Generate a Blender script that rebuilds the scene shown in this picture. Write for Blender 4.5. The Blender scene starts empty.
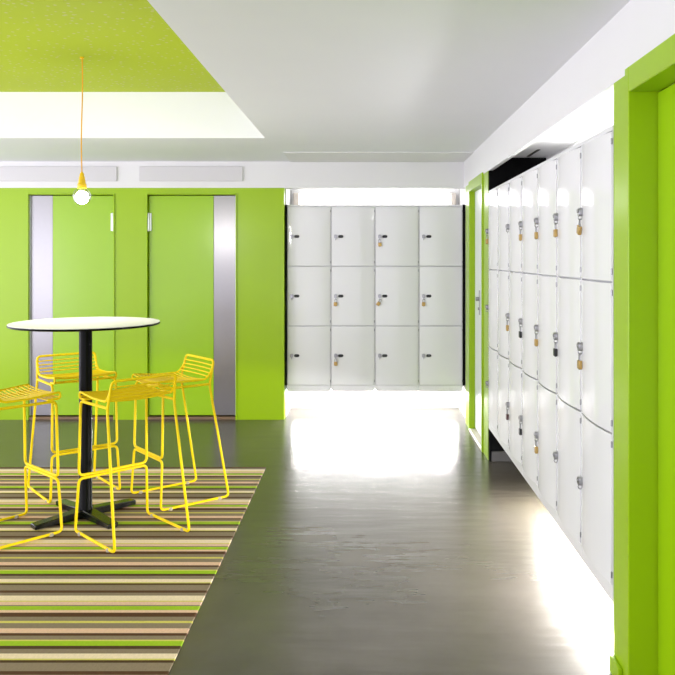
import bpy, bmesh, math, random
from mathutils import Vector, Matrix
random.seed(7)
S = bpy.context.scene
C = S.collection
PI = math.pi

# ------------------------------------------------------------------ materials
def lin(c):
    c = c / 255.0
    return c / 12.92 if c <= 0.04045 else ((c + 0.055) / 1.055) ** 2.4
def rgb(r, g, b):
    return (lin(r), lin(g), lin(b), 1.0)

def mat(name, col, rough=0.5, metal=0.0, spec=0.5, coat=0.0, noise=0.0, nscale=20.0, bump=0.0, bscale=200.0, emit=None, estr=0.0):
    m = bpy.data.materials.new(name)
    m.use_nodes = True
    nt = m.node_tree
    b = nt.nodes['Principled BSDF']
    b.inputs['Base Color'].default_value = col
    b.inputs['Roughness'].default_value = rough
    b.inputs['Metallic'].default_value = metal
    b.inputs['Specular IOR Level'].default_value = spec
    b.inputs['Coat Weight'].default_value = coat
    b.inputs['Coat Roughness'].default_value = 0.08
    if emit:
        b.inputs['Emission Color'].default_value = emit
        b.inputs['Emission Strength'].default_value = estr
    tc = None
    if noise or bump:
        tc = nt.nodes.new('ShaderNodeTexCoord')
    if noise:
        n = nt.nodes.new('ShaderNodeTexNoise')
        n.inputs['Scale'].default_value = nscale
        n.inputs['Detail'].default_value = 4
        nt.links.new(tc.outputs['Object'], n.inputs['Vector'])
        mx = nt.nodes.new('ShaderNodeMix'); mx.data_type = 'RGBA'
        mx.inputs[6].default_value = tuple(c * (1 - noise) for c in col[:3]) + (1,)
        mx.inputs[7].default_value = tuple(min(1, c * (1 + noise)) for c in col[:3]) + (1,)
        nt.links.new(n.outputs['Fac'], mx.inputs[0])
        nt.links.new(mx.outputs[2], b.inputs['Base Color'])
    if bump:
        n2 = nt.nodes.new('ShaderNodeTexNoise')
        n2.inputs['Scale'].default_value = bscale
        n2.inputs['Detail'].default_value = 3
        nt.links.new(tc.outputs['Object'], n2.inputs['Vector'])
        bp = nt.nodes.new('ShaderNodeBump')
        bp.inputs['Strength'].default_value = bump
        bp.inputs['Distance'].default_value = 0.01
        nt.links.new(n2.outputs['Fac'], bp.inputs['Height'])
        nt.links.new(bp.outputs['Normal'], b.inputs['Normal'])
    return m

GREEN = (0.325, 0.52, 0.0015, 1)
M = {}
M['green'] = mat('green_paint', GREEN, 0.28, spec=0.4, noise=0.02, nscale=3)
M['green_leaf'] = mat('green_laminate', (0.32, 0.55, 0.003, 1), 0.22, noise=0.02, nscale=2)
M['white'] = mat('white_paint', (0.80, 0.80, 0.80, 1), 0.6, noise=0.015, nscale=4)
M['ceil'] = mat('ceiling_paint', (0.85, 0.86, 0.90, 1), 0.7, noise=0.015, nscale=3)
M['panel'] = mat('pale_grey_paint', (0.66, 0.65, 0.66, 1), 0.5, noise=0.01)
M['locker'] = mat('locker_enamel', (0.83, 0.83, 0.845, 1), 0.07, spec=0.4, noise=0.008, nscale=2)
M['pale_leaf'] = mat('pale_laminate', (0.80, 0.85, 0.83, 1), 0.4, spec=0.25, noise=0.01)
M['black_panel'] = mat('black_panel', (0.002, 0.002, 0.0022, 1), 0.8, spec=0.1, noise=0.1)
M['black'] = mat('black_enamel', (0.004, 0.004, 0.004, 1), 0.25, spec=0.07, noise=0.1)
M['black_plastic'] = mat('black_plastic', (0.008, 0.008, 0.009, 1), 0.35, noise=0.1)
M['laminate'] = mat('white_laminate', (0.90, 0.89, 0.90, 1), 0.6, spec=0.05, noise=0.01)
M['chrome'] = mat('chrome', (0.36, 0.36, 0.37, 1), 0.28, metal=1.0, noise=0.1, nscale=60)
M['steel'] = mat('brushed_steel', (0.27, 0.265, 0.27, 1), 0.28, metal=1.0, noise=0.03, nscale=30)
M['brass'] = mat('brass', (0.50, 0.33, 0.11, 1), 0.35, metal=0.6, noise=0.1, nscale=80)
M['padlock_black'] = mat('black_lock_cover', (0.01, 0.01, 0.011, 1), 0.4, noise=0.1)
M['padlock_maroon'] = mat('maroon_lock_cover', (0.07, 0.018, 0.02, 1), 0.4, noise=0.1)
M['yellow'] = mat('yellow_powder_coat', (0.95, 0.70, 0.0, 1), 0.5, spec=0.25, noise=0.02)
M['cord'] = mat('orange_cord', (0.85, 0.42, 0.02, 1), 0.6, noise=0.05)
M['socket'] = mat('yellow_plastic', (0.88, 0.55, 0.0, 1), 0.35, noise=0.02)
M['glide'] = mat('clear_plastic', (0.5, 0.44, 0.36, 1), 0.3, noise=0.03)
M['threshold'] = mat('brown_threshold', (0.20, 0.125, 0.075, 1), 0.4, noise=0.2, nscale=12)
M['pale_threshold'] = mat('pale_threshold', (0.72, 0.66, 0.55, 1), 0.3, noise=0.05, nscale=12)
M['hinge'] = mat('satin_steel', (0.72, 0.76, 0.76, 1), 0.35, metal=0.6, noise=0.03)
M['endcap'] = mat('beige_plastic', (0.62, 0.56, 0.50, 1), 0.5, noise=0.03)
M['tube'] = mat('fluorescent_tube', (0.9, 0.9, 0.9, 1), 0.4, emit=(1.0, 0.99, 0.97, 1), estr=40.0, noise=0.01)
M['tube_low'] = mat('fluorescent_tube_low', (0.9, 0.9, 0.9, 1), 0.4, emit=(1.0, 0.99, 0.97, 1), estr=480.0, noise=0.01)
M['tube_floor'] = mat('fluorescent_tube_floor', (0.9, 0.9, 0.9, 1), 0.4, emit=(1.0, 0.99, 0.97, 1), estr=620.0, noise=0.01)
M['tube_wall'] = mat('wall_light_diffuser', (0.9, 0.9, 0.9, 1), 0.4, emit=(1.0, 0.99, 0.97, 1), estr=7.0, noise=0.01)
M['filament'] = mat('lit_bulb_core', (1, 1, 1, 1), 0.5, emit=(1.0, 0.93, 0.82, 1), estr=40.0, noise=0.01)

def glass_mat():
    m = bpy.data.materials.new('clear_bulb_glass'); m.use_nodes = True
    nt = m.node_tree; nt.nodes.clear()
    o = nt.nodes.new('ShaderNodeOutputMaterial'); mx = nt.nodes.new('ShaderNodeMixShader')
    t = nt.nodes.new('ShaderNodeBsdfTransparent'); g = nt.nodes.new('ShaderNodeBsdfGlossy')
    g.inputs['Roughness'].default_value = 0.02
    lw = nt.nodes.new('ShaderNodeLayerWeight'); lw.inputs['Blend'].default_value = 0.25
    t.inputs['Color'].default_value = (0.96, 0.97, 0.96, 1)
    nt.links.new(lw.outputs['Facing'], mx.inputs[0])
    nt.links.new(t.outputs[0], mx.inputs[1]); nt.links.new(g.outputs[0], mx.inputs[2])
    nt.links.new(mx.outputs[0], o.inputs[0])
    return m
M['glass'] = glass_mat()

def floor_mat():
    m = mat('polished_linoleum', (0.085, 0.080, 0.060, 1), 0.2, spec=0.65)
    nt = m.node_tree; b = nt.nodes['Principled BSDF']
    tc = nt.nodes.new('ShaderNodeTexCoord')
    n = nt.nodes.new('ShaderNodeTexNoise'); n.inputs['Scale'].default_value = 1.6; n.inputs['Detail'].default_value = 5
    n.inputs['Roughness'].default_value = 0.55
    nt.links.new(tc.outputs['Object'], n.inputs['Vector'])
    cr = nt.nodes.new('ShaderNodeValToRGB')
    cr.color_ramp.elements[0].position = 0.3; cr.color_ramp.elements[0].color = (0.058, 0.050, 0.036, 1)
    cr.color_ramp.elements[1].position = 0.7; cr.color_ramp.elements[1].color = (0.094, 0.081, 0.066, 1)
    nt.links.new(n.outputs['Fac'], cr.inputs[0])
    nt.links.new(cr.outputs[0], b.inputs['Base Color'])
    b.inputs['Roughness'].default_value = 0.25
    # faint rolling of the sheet: long soft waves across the room
    mp = nt.nodes.new('ShaderNodeMapping'); mp.inputs['Scale'].default_value = (1.2, 5.0, 1.0)
    nt.links.new(tc.outputs['Object'], mp.inputs[0])
    n3 = nt.nodes.new('ShaderNodeTexNoise'); n3.inputs['Scale'].default_value = 2.0; n3.inputs['Detail'].default_value = 2
    nt.links.new(mp.outputs[0], n3.inputs['Vector'])
    bp = nt.nodes.new('ShaderNodeBump'); bp.inputs['Strength'].default_value = 0.5; bp.inputs['Distance'].default_value = 0.006
    nt.links.new(n3.outputs['Fac'], bp.inputs['Height']); nt.links.new(bp.outputs['Normal'], b.inputs['Normal'])
    return m
M['floor'] = floor_mat()

def speckle_green():
    m = mat('speckled_green_board', (0.33, 0.47, 0.008, 1), 0.7)
    nt = m.node_tree; b = nt.nodes['Principled BSDF']
    tc = nt.nodes.new('ShaderNodeTexCoord')
    v = nt.nodes.new('ShaderNodeTexVoronoi'); v.inputs['Scale'].default_value = 24
    nt.links.new(tc.outputs['Object'], v.inputs['Vector'])
    r = nt.nodes.new('ShaderNodeValToRGB')
    r.color_ramp.elements[0].position = 0.16; r.color_ramp.elements[0].color = (0.6, 0.6, 0.6, 1)
    r.color_ramp.elements[1].position = 0.26; r.color_ramp.elements[1].color = (0, 0, 0, 1)
    nt.links.new(v.outputs['Distance'], r.inputs[0])
    mx = nt.nodes.new('ShaderNodeMix'); mx.data_type = 'RGBA'
    mx.inputs[6].default_value = (0.40, 0.50, 0.003, 1); mx.inputs[7].default_value = (0.50, 0.47, 0.28, 1)
    nt.links.new(r.outputs[0], mx.inputs[0]); nt.links.new(mx.outputs[2], b.inputs['Base Color'])
    return m
M['green_board'] = speckle_green()

def rug_mat():
    m = mat('striped_weave', (0.4, 0.35, 0.3, 1), 0.75, spec=0.25)
    nt = m.node_tree; b = nt.nodes['Principled BSDF']
    cream = rgb(232, 212, 184); pink = rgb(222, 184, 158); taupe = rgb(134, 118, 98); brown = rgb(78, 46, 18)
    dark = rgb(70, 46, 14); yel = rgb(206, 196, 96); gr = rgb(152, 186, 22); ltb = rgb(120, 92, 66)
    # bands read across one repeat: width weight, colour (far to near)
    seq = [(34, cream), (8, yel), (20, pink), (8, taupe), (25, gr), (18, pink), (25, brown), (28, taupe), (14, yel), (33, taupe),
           (30, pink), (17, brown), (25, taupe), (9, yel), (30, gr), (20, dark), (28, taupe), (30, cream), (10, yel), (17, dark),
           (52, taupe), (20, brown), (26, taupe)]
    # weights are picture rows, so undo the perspective of one repeat
    y = 105.0; edges = []
    for w, c in seq:
        edges.append((1177.0 / (274.0 + (y) * 0.1037), c)); y += w
    yend = 1177.0 / (274.0 + y * 0.1037)
    y0, P = yend, edges[0][0] - yend
    stops = []
    top = edges[0][0]
    for i, (Yf, c) in enumerate(edges):
        near = edges[i + 1][0] if i + 1 < len(edges) else yend
        stops.append(((near - yend) / P, c))
    stops.sort(key=lambda s: s[0])
    tc = nt.nodes.new('ShaderNodeTexCoord'); sp = nt.nodes.new('ShaderNodeSeparateXYZ')
    nt.links.new(tc.outputs['Object'], sp.inputs[0])
    PER = 0.681
    a = nt.nodes.new('ShaderNodeMath'); a.operation = 'SUBTRACT'; a.inputs[1].default_value = 3.450
    nt.links.new(sp.outputs['Y'], a.inputs[0])
    d = nt.nodes.new('ShaderNodeMath'); d.operation = 'DIVIDE'; d.inputs[1].default_value = PER
    nt.links.new(a.outputs[0], d.inputs[0])
    f = nt.nodes.new('ShaderNodeMath'); f.operation = 'FLOORED_MODULO'; f.inputs[1].default_value = 1.0
    nt.links.new(d.outputs[0], f.inputs[0])
    cr = nt.nodes.new('ShaderNodeValToRGB'); cr.color_ramp.interpolation = 'CONSTANT'
    e = cr.color_ramp.elements
    e[0].position = 0.0; e[0].color = stops[0][1]
    e[1].position = stops[1][0]; e[1].color = stops[1][1]
    for p, c in stops[2:]:
        k = e.new(p); k.color = c
    nt.links.new(f.outputs[0], cr.inputs[0])
    # woven grain
    n = nt.nodes.new('ShaderNodeTexNoise'); n.inputs['Scale'].default_value = 160; n.inputs['Detail'].default_value = 2
    mp = nt.nodes.new('ShaderNodeMapping'); mp.inputs['Scale'].default_value = (1.0, 0.35, 1)
    nt.links.new(tc.outputs['Object'], mp.inputs[0]); nt.links.new(mp.outputs[0], n.inputs['Vector'])
    mr = nt.nodes.new('ShaderNodeMapRange'); mr.inputs['To Min'].default_value = 0.80; mr.inputs['To Max'].default_value = 1.10
    nt.links.new(n.outputs['Fac'], mr.inputs['Value'])
    mx = nt.nodes.new('ShaderNodeMix'); mx.data_type = 'RGBA'; mx.blend_type = 'MULTIPLY'; mx.inputs[0].default_value = 1
    nt.links.new(cr.outputs[0], mx.inputs[6]); nt.links.new(mr.outputs[0], mx.inputs[7])
    nt.links.new(mx.outputs[2], b.inputs['Base Color'])
    bp = nt.nodes.new('ShaderNodeBump'); bp.inputs['Strength'].default_value = 0.2; bp.inputs['Distance'].default_value = 0.004
    nt.links.new(n.outputs['Fac'], bp.inputs['Height']); nt.links.new(bp.outputs['Normal'], b.inputs['Normal'])
    return m
M['rug'] = rug_mat()

# ------------------------------------------------------------------ mesh helpers
class MB:
    def __init__(self): self.v = []; self.f = []
    def add(self, vs, fs):
        o = len(self.v); self.v += [tuple(p) for p in vs]; self.f += [tuple(i + o for i in f) for f in fs]; return self
    def box(self, a, b):
        x0, y0, z0 = a; x1, y1, z1 = b
        vs = [(x0, y0, z0), (x1, y0, z0), (x1, y1, z0), (x0, y1, z0), (x0, y0, z1), (x1, y0, z1), (x1, y1, z1), (x0, y1, z1)]
        return self.add(vs, [(0, 3, 2, 1), (4, 5, 6, 7), (0, 1, 5, 4), (1, 2, 6, 5), (2, 3, 7, 6), (3, 0, 4, 7)])
    def lathe(self, prof, seg=32, T=None):
        """prof: (r, z) list, revolved round z"""
        vs = []; fs = []; n = len(prof)
        for i in range(seg):
            t = 2 * PI * i / seg
            for r, z in prof:
                p = Vector((r * math.cos(t), r * math.sin(t), z)); vs.append(T @ p if T else p)
        for i in range(seg):
            j = (i + 1) % seg
            for k in range(n - 1):
                fs.append((i * n + k, j * n + k, j * n + k + 1, i * n + k + 1))
        if prof[0][0] > 1e-6: fs.append(tuple(i * n for i in reversed(range(seg))))
        if prof[-1][0] > 1e-6: fs.append(tuple(i * n + n - 1 for i in range(seg)))
        return self.add(vs, fs)
    def tube(self, pts, r, seg=8, closed=False):
        pts = [Vector(p) for p in pts]; n = len(pts); vs = []; fs = []
        tang = []
        for i in range(n):
            a = pts[i - 1] if (i > 0 or closed) else pts[i]
            b = pts[(i + 1) % n] if (i < n - 1 or closed) else pts[i]
            tang.append((b - a).normalized())
        up = Vector((0, 0, 1)) if abs(tang[0].z) < 0.9 else Vector((1, 0, 0))
        nv = tang[0].cross(up).normalized()
        for i in range(n):
            t = tang[i]; nv = (nv - t * nv.dot(t)).normalized(); bv = t.cross(nv)
            for k in range(seg):
                a = 2 * PI * k / seg
                vs.append(pts[i] + (nv * math.cos(a) + bv * math.sin(a)) * r)
        for i in range(n if closed else n - 1):
            j = (i + 1) % n
            off = 0
            if closed and j == 0:   # match twist
                best = None
                for o in range(seg):
                    dd = (vs[(n - 1) * seg] - vs[o]).length
                    if best is None or dd < best: best = dd; off = o
            for k in range(seg):
                k2 = (k + 1) % seg
                fs.append((i * seg + k, i * seg + k2, j * seg + (k2 + off) % seg, j * seg + (k + off) % seg))
        if not closed:
            fs.append(tuple(reversed(range(seg)))); fs.append(tuple((n - 1) * seg + k for k in range(seg)))
        return self.add(vs, fs)
    def prism(self, prof, z0, z1):
        n = len(prof)
        vs = [(x, y, z0) for x, y in prof] + [(x, y, z1) for x, y in prof]
        fs = [tuple(reversed(range(n))), tuple(range(n, 2 * n))] + [(i, (i + 1) % n, n + (i + 1) % n, n + i) for i in range(n)]
        return self.add(vs, fs)
    def mesh(self, name, m, bevel=0.0, seg=1, smooth=35):
        me = bpy.data.meshes.new(name); bm = bmesh.new()
        for p in self.v: bm.verts.new(p)
        bm.verts.ensure_lookup_table()
        for f in self.f:
            try: bm.faces.new([bm.verts[i] for i in f])
            except ValueError: pass
        bmesh.ops.recalc_face_normals(bm, faces=bm.faces)
        if bevel:
            es = [e for e in bm.edges if len(e.link_faces) == 2 and e.calc_face_angle(0) > math.radians(40)]
            bmesh.ops.bevel(bm, geom=es, offset=bevel, segments=seg, affect='EDGES', profile=0.5, clamp_overlap=True)
        for f in bm.faces: f.smooth = True
        for e in bm.edges:
            if len(e.link_faces) == 2 and e.calc_face_angle(0) > math.radians(smooth): e.smooth = False
        bm.to_mesh(me); bm.free()
        me.materials.append(m)
        return me
    def build(self, name, m, parent=None, bevel=0.0, seg=1, loc=None):
        return put(name, self.mesh(name, m, bevel, seg), parent, loc)

def put(name, me, parent=None, loc=None, rz=0.0):
    o = bpy.data.objects.new(name, me); C.objects.link(o)
    if parent is not None: o.parent = parent
    if loc is not None: o.location = loc
    if rz: o.rotation_euler.z = rz
    return o
def empty(name, loc=(0, 0, 0), rz=0.0):
    o = bpy.data.objects.new(name, None); C.objects.link(o)
    o.location = loc; o.rotation_euler.z = rz; o.empty_display_size = 0.1
    return o
def tag(o, label, cat, group=None):
    o['label'] = label; o['category'] = cat
    if group: o['group'] = group
    return o
def struct(o, label=None):
    o['kind'] = 'structure'
    if label: o['label'] = label
    return o
def fillet(pts, r, n=5, closed=False):
    pts = [Vector(p) for p in pts]; out = []; N = len(pts)
    for i in range(N):
        if not closed and i in (0, N - 1): out.append(pts[i]); continue
        p = pts[i]; a = pts[i - 1]; b = pts[(i + 1) % N]
        da = (a - p); db = (b - p)
        rr = min(r, da.length * 0.45, db.length * 0.45)
        A = p + da.normalized() * rr; B = p + db.normalized() * rr
        for k in range(n + 1):
            t = k / n
            out.append(A * (1 - t) ** 2 + p * 2 * t * (1 - t) + B * t * t)
    return out

# ------------------------------------------------------------------ room shell
YE = 5.735        # far end of the right alcove
YB = 7.19          # face of the green back wall
XR = 0.89          # face of the right wall
ZB = 2.11          # underside of the bulkheads
ZC = 2.35          # ceiling
ZG = 2.686         # green raised ceiling
XL = -4.6          # the floor and ceiling go this far to the left
YN = -1.2          # and this far behind the camera
RX, RY0, RY1 = -0.736, 0.9, 5.76   # raised field of the ceiling

struct(MB().box((XL, YN, -0.12), (1.5, 7.95, 0.0)).build('floor', M['floor']), 'dark olive grey polished floor')

c = MB()
c.box((RX, YN, ZC), (XR + 0.6, 7.95, ZG + 0.1))
c.box((XL, RY1, ZC), (RX, 7.95, ZG + 0.1))
c.box((XL, YN, ZC), (RX, RY0, ZG + 0.1))
struct(c.build('ceiling', M['ceil']), 'flat white ceiling around the raised green field')
struct(MB().box((XL, RY0, ZG), (RX, RY1, ZG + 0.06)).build('ceiling_recess', M['green_board']), 'speckled lime green raised ceiling field')
struct(MB().box((RX + 0.05, 6.53, ZC - 0.007), (XR, YB, ZC)).build('trim_1', M['white'], bevel=0.003), 'shallow dropped strip of ceiling before the back alcove')

# bulkheads
b = MB().box((XL, YB, ZB), (-0.746, YB + 0.75, ZC)).box((-0.746, YB, ZB), (XR, YB + 0.12, ZC))
struct(b.build('bulkhead_back', M['white']), 'white bulkhead above the green doors')
b = MB().box((XR, YN, ZB), (1.02, 2.80, ZC)).box((XR, 2.80, ZB), (0.92, YE + 0.028, ZC)).box((XR, YE + 0.028, ZB), (1.02, YB + 0.12, ZC))
struct(b.build('bulkhead_right', M['white']), 'white bulkhead above the right hand lockers')

# back wall: openings for two doors
D1 = (-3.08, -2.285); D2 = (-2.0, -1.174); DZ = 2.06
w = MB()
for x0, x1 in ((XL, D1[0]), (D1[1], D2[0]), (D2[1], -0.746)):
    w.box((x0, YB, 0), (x1, YB + 0.12, ZB))
for x0, x1 in (D1, D2):
    w.box((x0, YB, DZ), (x1, YB + 0.12, ZB))
struct(w.build('wall_back', M['green']), 'lime green wall with two doors')

# back alcove: white inner walls
YA = 7.76
a = MB().box((-0.80, YA, 0), (1.02, YA + 0.08, 2.30)).box((-0.80, YB + 0.12, 0), (-0.74, YA, 2.30)).box((-0.80, YB + 0.12, 2.26), (1.02, YA, 2.34))
a.box((0.915, 7.06, 0), (1.02, YA, 2.30))
struct(a.build('wall_alcove_back', M['white']), 'white inside of the back alcove')
struct(MB().box((-0.74, YA - 0.014, 0), (0.915, YA, 0.06)).build('baseboard_alcove', M['white'], bevel=0.003), 'white skirting at the back of the alcove')

for i, (x0, x1) in enumerate(((-0.744, -0.729), (0.8915, 0.912))):  # shade of the gaps beside the lockers, put in as black strips
    struct(MB().box((x0, 7.262, 0.30), (x1, 7.30, 1.962)).build('trim_%d' % (i + 2), M['black_panel']), 'black strip for the shaded gap beside the back alcove lockers')

# right alcove
XA = 1.31
a = MB().box((XA, 2.70, 0), (XA + 0.08, YE + 0.03, 2.30)).box((0.95, 2.70, 0), (XA, 2.835, 2.30)).box((0.92, 2.83, 2.205), (XA, YE + 0.03, 2.28))
struct(a.build('wall_alcove_right', M['white']), 'white inside of the long right alcove')
a = MB().box((XR + 0.004, YE, 0), (XA, YE + 0.028, 2.204))
struct(a.build('wall_alcove_end', M['black_panel']), 'black panel closing the far end of the right alcove')
struct(MB().box((XR + 0.02, YE - 0.014, 0), (XA, YE, 0.075)).build('baseboard_alcove_end', mat('dark_grey_skirting', (0.05, 0.046, 0.045, 1), 0.5, noise=0.1), bevel=0.003), 'dark grey skirting under the black end panel')

# right wall pieces
D3 = (6.02, 6.74); D4 = (1.70, 2.655)
w = MB().box((XR, YE + 0.028, 0), (1.02, D3[0], ZB)).box((XR, D3[1], 0), (1.02, 7.06, ZB)).box((XR, D3[0], 2.06), (1.02, D3[1], ZB))
w.box((XR, D4[1], 0), (0.95, 2.838, ZB)).box((XR, YN, 0), (1.02, D4[0], ZB)).box((XR, D4[0], 2.06), (1.02, D4[1], ZB))
w.box((0.95, D4[1], 0), (1.02, 2.69, ZB))
struct(w.build('wall_right', M['green']), 'lime green posts of the right hand wall')
struct(MB().box((XR - 0.016, 2.735, 0), (XR, 2.838, 0.06)).build('baseboard_right', M['green'], bevel=0.003), 'low green skirting at the foot of the near post')

# ------------------------------------------------------------------ doors
def back_door(name, x0, x1, hinge_right, label):
    root = empty(name, ((x0 + x1) / 2, YB, 0)); struct(root, label)
    hw = (x1 - x0) / 2
    fr = MB().box((-hw, -0.012, 0), (-hw + 0.012, 0.10, DZ)).box((hw - 0.012, -0.012, 0), (hw, 0.10, DZ)).box((-hw + 0.012, -0.012, DZ - 0.012), (hw - 0.012, 0.10, DZ))
    fr.build('door_frame', M['green'], root, bevel=0.002)
    s = 1 if hinge_right else -1
    # leaf from the hinge side, metal strip at the other side
    xe = hw - 0.018; strip = 0.20
    xs = sorted((s * xe, s * (-hw + 0.018 + strip)))
    leaf = MB().box((xs[0], 0.028, 0.035), (xs[1], 0.068, DZ - 0.018)).build('door_leaf', M['green_leaf'], root, bevel=0.003)
    xm = sorted((s * (-hw + 0.016), s * (-hw + 0.018 + strip)))
    MB().box((xm[0], 0.030, 0.035), (xm[1], 0.066, DZ - 0.018)).build('steel_panel', M['steel'], root, bevel=0.002)['label'] = 'full height brushed steel strip'
    xj = s * (-hw + 0.014)
    MB().box((xj - 0.004, 0.016, 0.035), (xj + 0.004, 0.03, DZ - 0.018)).build('edge_trim', M['hinge'], root)
    hx = s * (hw - 0.020)
    for hz in (1.80,):
        h = MB().lathe([(0.0, -0.085), (0.010, -0.083), (0.0125, -0.075), (0.0125, 0.075), (0.010, 0.083), (0.0, 0.085)], 14, Matrix.Translation((hx, 0.008, hz)))
        h.box((hx - 0.022, 0.012, hz - 0.08), (hx + 0.022, 0.030, hz + 0.08))
        h.build('hinge', M['hinge'], leaf)['label'] = 'long satin steel hinge'
    MB().box((-hw + 0.012, -0.004, 0), (hw - 0.012, 0.10, 0.024)).build('threshold', M['threshold'], root, bevel=0.003)
    return root
back_door('door_1', D1[0], D1[1], True, 'lime green door behind the bar table, hinged on the right')
back_door('door_2', D2[0], D2[1], False, 'lime green door nearer the lockers, hinged on the left')
# black sheet: the shade in the door gaps is put into its colour
struct(MB().box((D1[0] - 0.1, YB + 0.121, 0), (D2[1] + 0.1, YB + 0.14, ZB)).build('dark_gap_backing', M['black_panel']), 'dark backing of the door gaps')

def side_door(name, y0, y1, leaf_m, depth, label, handle_at=None, thr=None):
    root = empty(name, (XR, (y0 + y1) / 2, 0)); struct(root, label)
    h = (y1 - y0) / 2; t = 0.01
    fr = MB().box((-0.012, -h - 0.028, 0), (0.12, -h + t, 2.125)).box((-0.012, h - t, 0), (0.12, h + 0.028, 2.125)).box((-0.012, -h + t, 2.04), (0.12, h - t, 2.125))
    fr.build('door_frame', M['green'], root, bevel=0.003)
    leaf = MB().box((depth, -h + t + 0.003, 0.03), (depth + 0.04, h - t - 0.003, 2.037)).build('door_leaf', leaf_m, root, bevel=0.003)
    if handle_at is not None:
        y, z = handle_at
        g = MB().box((depth - 0.006, y - 0.022, z - 0.10), (depth, y + 0.022, z + 0.10))
        g.lathe([(0.016, 0.0), (0.016, 0.026), (0.012, 0.030), (0.0, 0.030)], 16, Matrix.Translation((depth - 0.004, y, z + 0.03)) @ Matrix.Rotation(-PI / 2, 4, 'Y'))
        g.lathe([(0.011, 0.0), (0.011, 0.012), (0.0, 0.012)], 16, Matrix.Translation((depth - 0.004, y, z - 0.05)) @ Matrix.Rotation(-PI / 2, 4, 'Y'))
        g.build('door_handle', M['chrome'], leaf, bevel=0.0015)
    if thr: MB().box((-0.012, -h + t, 0), (0.12, h - t, 0.02)).build('threshold', thr, root, bevel=0.003)
    return root
side_door('door_3', D3[0], D3[1], M['pale_leaf'], 0.038, 'pale door in a lime green frame beside the back alcove', (0.06, 1.11), M['pale_threshold'])
side_door('door_4', D4[0], D4[1], M['green_leaf'], 0.085, 'lime green door at the right edge, nearest the camera')

# ------------------------------------------------------------------ lockers
ZL0, ZL1 = 0.243, 1.962
DOORS = (0.305, 0.852, 1.399); DH = 0.540
def locker_meshes(pitch):
    hw = pitch / 2 - 0.001
    d = 0.41
    body = MB().box((-hw, 0.020, ZL0), (hw, d, ZL1)).box((-hw, 0, ZL0), (hw, 0.020, 0.300)).box((-hw, 0, 1.944), (hw, 0.020, ZL1))
    body.box((-hw, 0, 0.300), (-hw + 0.005, 0.020, 1.944)).box((hw - 0.005, 0, 0.300), (hw, 0.020, 1.944))
    dw = hw - 0.007
    prof = [(-dw, 0.019), (-dw, 0.0)]
    N = 24
    for i in range(N + 1):
        x = -dw + 2 * dw * i / N
        u = abs(x) / dw
        prof.append((x, -0.003 - 0.016 * (1 - u ** 2)))
    prof += [(dw, 0.0), (dw, 0.019)]
    door = MB().prism(prof, 0, DH)
    # cam lock with a hasp eye under it
    lk = -dw + 0.036
    oc = []
    for qx, qz in ((1, 1), (-1, 1), (-1, -1), (1, -1)):   # rounded block of the cam lock
        for q in range(5):
            a = {(1, 1): 0, (-1, 1): 1, (-1, -1): 2, (1, -1): 3}[(qx, qz)] * PI / 2 + q * PI / 8
            oc.append((lk + qx * 0.004 + 0.0105 * math.cos(a), qz * 0.007 + 0.0105 * math.sin(a)))
    lock = MB(); n = len(oc)
    lock.add([(x, 0.0, DH / 2 + z) for x, z in oc] + [(x, -0.026, DH / 2 + z) for x, z in oc],
             [tuple(range(n)), tuple(range(n, 2 * n))] + [(i, (i + 1) % n, n + (i + 1) % n, n + i) for i in range(n)])
    lock.lathe([(0.009, 0.0), (0.009, 0.004), (0.0035, 0.004), (0.0035, 0.002), (0.0, 0.002)], 16, Matrix.Translation((lk, -0.026, DH / 2 + 0.004)) @ Matrix.Rotation(PI / 2, 4, 'X'))
    ring = [(lk, -0.017 + 0.008 * math.cos(a), DH / 2 - 0.022 + 0.010 * math.sin(a)) for a in [2 * PI * k / 14 for k in range(14)]]
    lock.tube(ring, 0.0026, 6, closed=True)
    pl = []
    cx = -dw + 0.083; r = 0.013; hl = 0.011
    for k in range(11):
        a = PI / 2 + PI * k / 10; pl.append((cx - hl + r * math.cos(a), r * math.sin(a)))
    for k in range(11):
        a = -PI / 2 + PI * k / 10; pl.append((cx + hl + r * math.cos(a), r * math.sin(a)))
    plate = MB(); n = len(pl)
    u = abs(cx) / dw; yf = -0.003 - 0.016 * (1 - u ** 2)
    plate.add([(x, yf + 0.006, DH / 2 + z) for x, z in pl] + [(x, yf - 0.007, DH / 2 + z) for x, z in pl],
              [tuple(range(n)), tuple(range(n, 2 * n))] + [(i, (i + 1) % n, n + (i + 1) % n, n + i) for i in range(n)])
    hinge = MB().lathe([(0.0, -0.012), (0.0035, -0.011), (0.0035, 0.011), (0.0, 0.012)], 8)
    return dict(body=body.mesh('body', M['locker'], bevel=0.0015), door=door.mesh('door', M['locker'], bevel=0.0018),
                lock=lock.mesh('lock', M['chrome'], bevel=0.001, seg=1), plate=plate.mesh('number_plate', M['black_plastic'], bevel=0.0015),
                hinge=hinge.mesh('hinge', M['chrome']), dw=dw, hw=hw, lk=lk)

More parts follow.
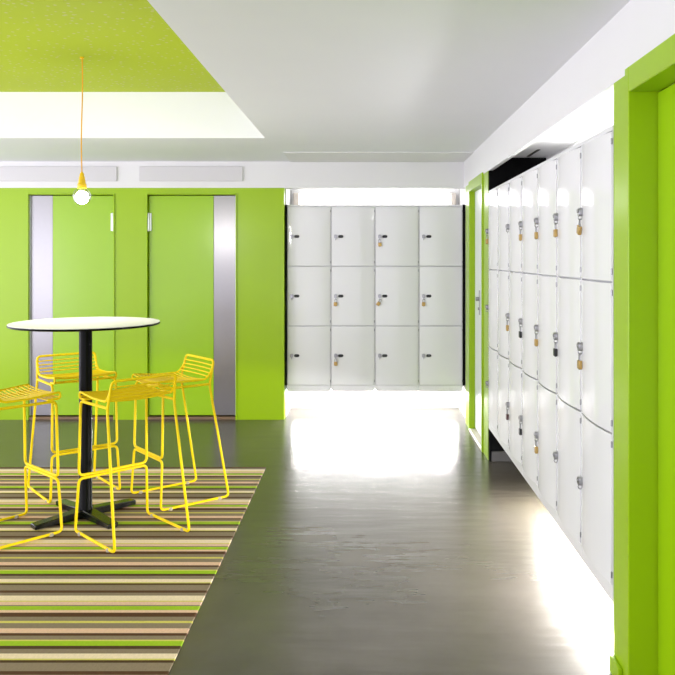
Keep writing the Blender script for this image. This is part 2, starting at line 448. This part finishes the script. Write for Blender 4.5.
def padlock_meshes():
    out = {}
    for key in ('brass', 'padlock_black', 'padlock_maroon'):
        body = MB().box((-0.0155, -0.0075, -0.040), (0.0155, 0.0075, -0.004))
        out[key] = body.mesh('padlock', M[key], bevel=0.0035, seg=2, smooth=20)
    pts = [(-0.010, 0, -0.008), (-0.010, 0, 0.014)] + [(0.010 * math.cos(a), 0, 0.014 + 0.010 * math.sin(a)) for a in [PI - PI * k / 8 for k in range(1, 8)]] + [(0.010, 0, 0.014), (0.010, 0, -0.008)]
    out['shackle'] = MB().tube(pts, 0.0026, 8).mesh('shackle', M['chrome'])
    out['keyway'] = MB().lathe([(0.004, 0.0), (0.004, 0.0015), (0.0, 0.0015)], 12).mesh('keyway', M['black_plastic'])
    return out
PM = padlock_meshes()

def locker(ms, loc, rz, label, group, plates, locks=True):
    root = empty('locker', loc, rz); tag(root, label, 'locker', group)
    put('body', ms['body'], root)
    for z in DOORS:
        d = put('door', ms['door'], root, (0, 0, z))
        if locks: put('lock', ms['lock'], d)
        if plates: put('number_plate', ms['plate'], d)
        for hz in (0.035, DH - 0.035):
            put('hinge', ms['hinge'], d, (ms['dw'] + 0.004, -0.002, hz))
    return root
def padlock(ms, loc, rz, row, key, tilt, label, group):
    """hang a padlock from the lock eye of a door; row 0 is the lowest door"""
    R = Matrix.Rotation(rz, 4, 'Z')
    p = Vector(loc) + R @ Vector((ms['lk'], -0.019, DOORS[row] + DH / 2 - 0.052))
    o = put('padlock', PM[key], None, p)
    o.rotation_euler = (0, 0, 0)
    # turn with the locker, swing by tilt about the locker's facing axis
    o.rotation_euler = (Matrix.Rotation(rz, 4, 'Z') @ Matrix.Rotation(tilt, 4, 'Y')).to_euler()
    s = put('shackle', PM['shackle'], o); s['label'] = 'steel shackle'
    k = put('keyway', PM['keyway'], o, (0, 0, -0.0405)); k.rotation_euler.x = PI
    tag(o, label, 'padlock', group)

PB = 0.4043
mB = locker_meshes(PB)
YLK = 7.27; XB0 = -0.727
names = ['at the left end', 'second from the left', 'third from the left', 'at the right end']
desc = ['with no padlock on any door', 'padlocked on middle and bottom doors', 'padlocked on top and middle doors', 'with one padlock on its middle door']
for k in range(4):
    locker(mB, (XB0 + PB * (k + 0.5), YLK, 0), 0, 'white locker %s of back alcove, %s' % (names[k], desc[k]), 'lockers in the back alcove', True)
rows = ['bottom', 'middle', 'top']
for k, row, tilt in ((1, 1, 0.1), (1, 0, 0.0), (2, 2, -0.1), (2, 1, 0.6), (3, 1, 0.05)):
    lab = 'small brass padlock on the %s door of the %s back alcove locker' % (rows[row], ['leftmost', 'second', 'third', 'rightmost'][k])
    padlock(mB, (XB0 + PB * (k + 0.5), YLK, 0), 0, row, 'brass', tilt, lab, 'padlocks in the back alcove')

PR = 0.4117
mR = locker_meshes(PR)
XLK = 0.888; Y0 = 2.845
nm = ['nearest the camera', 'second from the near green post', 'third from the near green post', 'fourth from the near green post', 'fifth from the near green post', 'sixth from the near green post', 'at the far end beside the pale door']
ds = ['brass padlocks on two upper doors', 'brass padlock above a black one', 'brass padlocks on every door', 'black padlocks below a brass one', 'no padlock on top door', 'plain with no locks', 'half hidden']
for k in range(7):
    locker(mR, (XLK, Y0 + PR * (k + 0.5), 0), -PI / 2, 'white right-hand locker %s, %s' % (nm[k], ds[k]), 'lockers along the right wall', False, locks=(k != 5))
which = ['nearest', 'second nearest', 'third nearest', 'fourth nearest', 'fifth nearest', '', 'farthest']
for k, row, key, tilt in ((0, 2, 'brass', 0.35), (0, 1, 'brass', 0.05), (1, 2, 'brass', 0.0), (1, 1, 'padlock_black', 0.0),
                          (2, 2, 'brass', 0.0), (2, 1, 'brass', 0.0), (2, 0, 'brass', -0.05), (3, 2, 'brass', 0.0), (3, 1, 'padlock_black', 0.0), (3, 0, 'padlock_black', 0.0),
                          (4, 1, 'brass', 0.0), (4, 0, 'padlock_maroon', 0.0), (6, 2, 'brass', 0.0)):
    col = {'brass': 'brass', 'padlock_black': 'black', 'padlock_maroon': 'dark maroon'}[key]
    lab = '%s padlock hanging on the %s door of the %s right hand locker' % (col, rows[row], which[k])
    padlock(mR, (XLK, Y0 + PR * (k + 0.5), 0), -PI / 2, row, key, tilt, lab, 'padlocks along the right wall')

# ------------------------------------------------------------------ lights hidden round the lockers
def batten(loc, rz, length, label, tube_mat, group, k=1.0):
    root = empty('fluorescent_batten', loc, rz); tag(root, label, 'light', group)
    h = length / 2
    MB().box((-h, -0.022 * k, -0.012), (h, 0.022 * k, 0.012 * (2 * k - 1))).build('housing', M['white'], root, bevel=0.003)
    T = Matrix.Translation((0, 0, 0.028 if k == 1 else 0.012)) @ Matrix.Rotation(PI / 2, 4, 'Y')
    MB().lathe([(0.0, -h + 0.03), (0.013 * k, -h + 0.03), (0.013 * k, h - 0.03), (0.0, h - 0.03)], 12, T).build('tube', tube_mat, root)
    for s in (-1, 1):
        MB().box((s * (h - 0.012) - 0.012, -0.016 * k, -0.004), (s * (h - 0.012) + 0.012, 0.016 * k, 0.044 if k == 1 else 0.020)).build('end_cap', M['endcap'], root, bevel=0.003)
    return root
G = 'light battens round the lockers'
wl = empty('wall_light', (0.085, YA, 2.045)); tag(wl, 'long white wall light above the back alcove lockers', 'light')
MB().box((-0.74, -0.03, -0.06), (0.74, 0.0, 0.06)).build('housing', M['white'], wl, bevel=0.003)
MB().box((-0.735, -0.075, -0.055), (0.735, -0.03, 0.055)).build('diffuser', M['tube_wall'], wl, bevel=0.012)
for s_ in (-1, 1):
    MB().box((s_ * 0.765 - 0.025, -0.08, -0.06), (s_ * 0.765 + 0.025, 0.0, 0.06)).build('end_cap', M['endcap'], wl, bevel=0.004)
o = batten((0.085, 7.50, ZL0 - 0.013), 0, 1.58, 'white light batten fixed beneath the back alcove lockers', M['tube_low'], G, 0.6); o.rotation_euler.x = PI
batten((1.16, 3.90, ZL1 + 0.014), PI / 2, 2.05, 'white light batten lying on top of the right hand lockers', M['tube'], G)
o = batten((1.09, 3.86, ZL0 - 0.013), PI / 2, 2.00, 'white light batten fixed beneath the right hand lockers', M['tube_floor'], G, 0.6); o.rotation_euler = (PI, 0, PI / 2)

# ------------------------------------------------------------------ bulkhead panels and vent slot
for x0, x1, lab in ((-3.35, -2.265, 'flat pale panel on the bulkhead above the left green door'), (-2.06, -1.12, 'flat pale panel on the bulkhead above the door nearer the lockers')):
    p = MB().box((-(x1 - x0) / 2, -0.022, -0.066), ((x1 - x0) / 2, 0, 0.066)).build('bulkhead_panel', M['panel'], None, bevel=0.002, loc=((x0 + x1) / 2, YB + 0.003, 2.236))
    tag(p, lab, 'panel', 'panels on the bulkhead')
v = MB().box((-0.010, -0.18, -0.004), (0.010, 0.18, 0.0)).build('vent_slot', M['black_plastic'], None, bevel=0.001, loc=(1.16, 5.48, 2.205))
tag(v, 'thin dark vent slot in the alcove ceiling above the far right lockers', 'vent')

# ------------------------------------------------------------------ rug
r = MB().box((XL + 0.1, 1.2, 0.0), (-0.703, 5.55, 0.007)).build('rug', M['rug'], None, bevel=0.002)
tag(r, 'striped woven rug in green, cream and brown under the bar table', 'rug')

# ------------------------------------------------------------------ bar table
TZ = 0.007
tx, ty = -1.597, 4.50
t = empty('bar_table', (tx, ty, TZ)); tag(t, 'tall round bar table with white top and black pedestal', 'table')
MB().lathe([(0.0, 1.101), (0.407, 1.101), (0.4095, 1.103), (0.4095, 1.105), (0.407, 1.106), (0.0, 1.106)], 96).build('tabletop', M['laminate'], t)
MB().lathe([(0.0, 1.089), (0.401, 1.089), (0.410, 1.092), (0.411, 1.099), (0.409, 1.1012), (0.0, 1.1012)], 96).build('table_edge', M['black'], t)['label'] = 'black edge of the white top'
MB().lathe([(0.16, 1.076), (0.16, 1.089)], 32).build('mounting_plate', M['black'], t)
MB().lathe([(0.042, 0.035), (0.042, 0.05), (0.036, 0.06), (0.036, 1.077)], 32).build('column', M['black'], t)
bs = MB()
for k in range(4):
    A = Matrix.Rotation(PI / 4 + k * PI / 2 + 0.04, 4, 'Z')
    L = 0.305
    v = [(0, -0.036, 0.004), (L, -0.030, 0.004), (L, 0.030, 0.004), (0, 0.036, 0.004), (0, -0.036, 0.050), (L, -0.031, 0.030), (L, 0.031, 0.030), (0, 0.036, 0.050)]
    bs.add([A @ Vector(p) for p in v], [(0, 3, 2, 1), (4, 5, 6, 7), (0, 1, 5, 4), (1, 2, 6, 5), (2, 3, 7, 6), (3, 0, 4, 7)])
bs.build('base', mat('black_cast_base', (0.004, 0.005, 0.004, 1), 0.25, spec=0.5, noise=0.1), t, bevel=0.004)['label'] = 'four-armed black cross base'
for k in range(4):
    A = PI / 4 + k * PI / 2 + 0.04
    MB().lathe([(0.014, 0.0), (0.014, 0.006)], 12).build('foot_pad', M['black_plastic'], t, loc=(0.28 * math.cos(A), 0.28 * math.sin(A), 0.0))

# ------------------------------------------------------------------ stools
def stool_meshes():
    R = 0.0075
    fr = [(-.200, .205, .288), (.200, .205, .288), (.213, .220, .010), (.213, -.225, .010), (.192, -.105, .70), (.184, -.138, .846),
          (-.184, -.138, .846), (-.192, -.105, .70), (-.213, -.225, .010), (-.213, .220, .010)]
    frame = MB().tube(fillet(fr, 0.028, 5, closed=True), R, 10, closed=True)
    up = [(-.190, -.100, .706), (-.194, .196, .706), (-.200, .205, .304), (.200, .205, .304), (.194, .196, .706), (.190, -.100, .706)]
    foot = MB().tube(fillet(up, 0.03, 5), R, 10)
    prof = fillet([(0, .150, .716), (0, .222, .718), (0, .222, .752), (0, .06, .736), (0, -.085, .736), (0, -.122, .785), (0, -.137, .840)], 0.03, 6)
    seat = MB(); back = MB()
    # split the side profile at the bend between seat and back
    cut = min(range(len(prof)), key=lambda i: (prof[i] - Vector((0, -.095, .750))).length)
    def sx(p): return 0.188 - 0.06 * max(0, p.z - 0.74)
    for s in (-1, 1):
        seat.tube([(s * sx(p), p.y, p.z) for p in prof[:cut + 1]], 0.0062, 8)
        back.tube([(s * sx(p), p.y, p.z) for p in prof[cut:]], 0.0062, 8)
    def at(d):
        for i in range(len(prof) - 1):
            l = (prof[i + 1] - prof[i]).length
            if d <= l: return prof[i].lerp(prof[i + 1], d / l)
            d -= l
        return prof[-1]
    total = sum((prof[i + 1] - prof[i]).length for i in range(len(prof) - 1))
    dcut = sum((prof[i + 1] - prof[i]).length for i in range(cut))
    n = 21
    for k in range(n):
        d = 0.004 + (total - 0.03) * k / (n - 1)
        p = at(d)
        onseat = d < dcut
        pts = []
        for i in range(9):
            u = -1 + 2 * i / 8
            sag = 0.012 * (1 - u * u)
            pts.append((u * sx(p), p.y - (0 if onseat else sag), p.z - (sag if onseat and p.z > 0.725 else 0)))
        (seat if onseat else back).tube(pts, 0.0042, 6)
    gl = MB().lathe([(0.013, 0.0), (0.013, 0.012), (0.010, 0.016)], 12)
    return dict(frame=frame.mesh('frame', M['yellow']), footrest_frame=foot.mesh('footrest_frame', M['yellow']),
                seat=seat.mesh('seat', M['yellow']), backrest=back.mesh('backrest', M['yellow']), glide=gl.mesh('foot_glide', M['glide'], bevel=0.0))
SM = stool_meshes()
def stool(front_mid, facing, label):
    f = Vector(facing).normalized()
    cx = front_mid[0] - f.x * 0.22; cy = front_mid[1] - f.y * 0.22
    rz = math.atan2(f.y, f.x) - PI / 2
    root = empty('bar_stool', (cx, cy, 0.0075), rz); tag(root, label, 'stool', 'yellow wire bar stools')
    for k in ('frame', 'footrest_frame', 'seat', 'backrest'): put(k, SM[k], root)
    for x in (-.213, .213):
        for y in (-.16, .16): put('foot_glide', SM['glide'], root, (x, y, 0.0))
stool((-1.407, 4.385), (-.70, .71), 'yellow wire bar stool in front of the table, nearest the camera, facing away')
stool((-1.322, 4.735), (-.775, -.632), 'yellow wire bar stool right of the table, turned left towards it')
stool((-1.714, 4.84), (.63, -.775), 'yellow wire bar stool behind the black table pedestal')
stool((-1.782, 4.37), (.68, .735), 'leftmost yellow wire bar stool, in front of the table')

# ------------------------------------------------------------------ pendant
px, py = -1.708, 4.75
pd = empty('pendant_lamp', (px, py, ZG)); tag(pd, 'bare bulb pendant lamp with yellow socket and cord above the table', 'lamp')
cz = [(0.003 * math.sin(z * 9), 0.002 * math.cos(z * 7), -z) for z in [0.0 + 0.709 * i / 24 for i in range(25)]]
MB().tube(cz, 0.0038, 8).build('cord', M['cord'], pd)
MB().lathe([(0.012, -0.010), (0.012, 0.0)], 16).build('ceiling_hook', M['socket'], pd)
ZS = -0.789
MB().lathe([(0.0, ZS + 0.098), (0.007, ZS + 0.097), (0.013, ZS + 0.085), (0.014, ZS + 0.072), (0.017, ZS + 0.070), (0.018, ZS + 0.052), (0.020, ZS + 0.050), (0.022, ZS + 0.030), (0.026, ZS + 0.026), (0.028, ZS + 0.004), (0.026, ZS), (0.0, ZS)], 28).build('socket', M['socket'], pd)
RB = 0.053
bc = ZS - 0.049
prof = [(0.022, ZS)]
for k in range(1, 25):
    a = math.radians(26 + (180 - 26) * k / 24)
    prof.append((max(RB * math.sin(a), 0.0), bc + RB * math.cos(a)))
bl = MB().lathe(prof, 32).build('bulb', M['glass'], pd); bl['label'] = 'clear glass globe bulb'
MB().lathe([(0.039 * math.sin(PI * k / 16), bc - 0.008 - 0.039 * math.cos(PI * k / 16)) for k in range(17)], 28).build('glowing_core', M['filament'], bl)

# ------------------------------------------------------------------ light
W = bpy.data.worlds.new('World'); S.world = W; W.use_nodes = True
bg = W.node_tree.nodes['Background']; bg.inputs[0].default_value = (0.985, 0.955, 1.10, 1); bg.inputs[1].default_value = 2.3

def area(name, loc, target, sx, sy, power, col=(1, 1, 1)):
    l = bpy.data.lights.new(name, 'AREA'); l.shape = 'RECTANGLE'; l.size = sx; l.size_y = sy; l.energy = power; l.color = col
    o = bpy.data.objects.new(name, l); C.objects.link(o); o.location = loc
    d = Vector(target) - Vector(loc); o.rotation_euler = d.to_track_quat('-Z', 'Y').to_euler()
    return o
for i, (y, z, h) in enumerate(((1.2, 1.25, 1.7), (4.2, 1.25, 1.7))):  # added lamps, no window built: narrow for locker highlights, tilted up for the ceiling
    area('added_lamp_left', (-5.4, y, z), (0, y, z + 0.9), 0.28, h, 40, (0.985, 0.965, 1.07))

pl_ = bpy.data.lights.new('bulb_light', 'POINT'); pl_.energy = 13; pl_.shadow_soft_size = 0.06; pl_.color = (1.0, 0.97, 0.95)
po = bpy.data.objects.new('bulb_light', pl_); C.objects.link(po); po.location = (px, py, ZG + bc - 0.13)

# ------------------------------------------------------------------ camera
cam = bpy.data.cameras.new('Camera'); co = bpy.data.objects.new('Camera', cam); C.objects.link(co)
co.location = (0, 0, 1.49); co.rotation_euler = (PI / 2, 0, 0)
cam.sensor_width = 36; cam.lens = 36 * 790 / 675
cam.shift_x = (337.5 - 366) / 675; cam.shift_y = -(337.5 - 256) / 675
cam.clip_start = 0.05
S.camera = co
S.view_settings.view_transform = 'Standard'; S.view_settings.look = 'None'; S.view_settings.gamma = 1; S.view_settings.use_curve_mapping = False
S.view_settings.exposure = 0.1
S.cycles.use_denoising = True
S.cycles.sample_clamp_indirect = 3.5
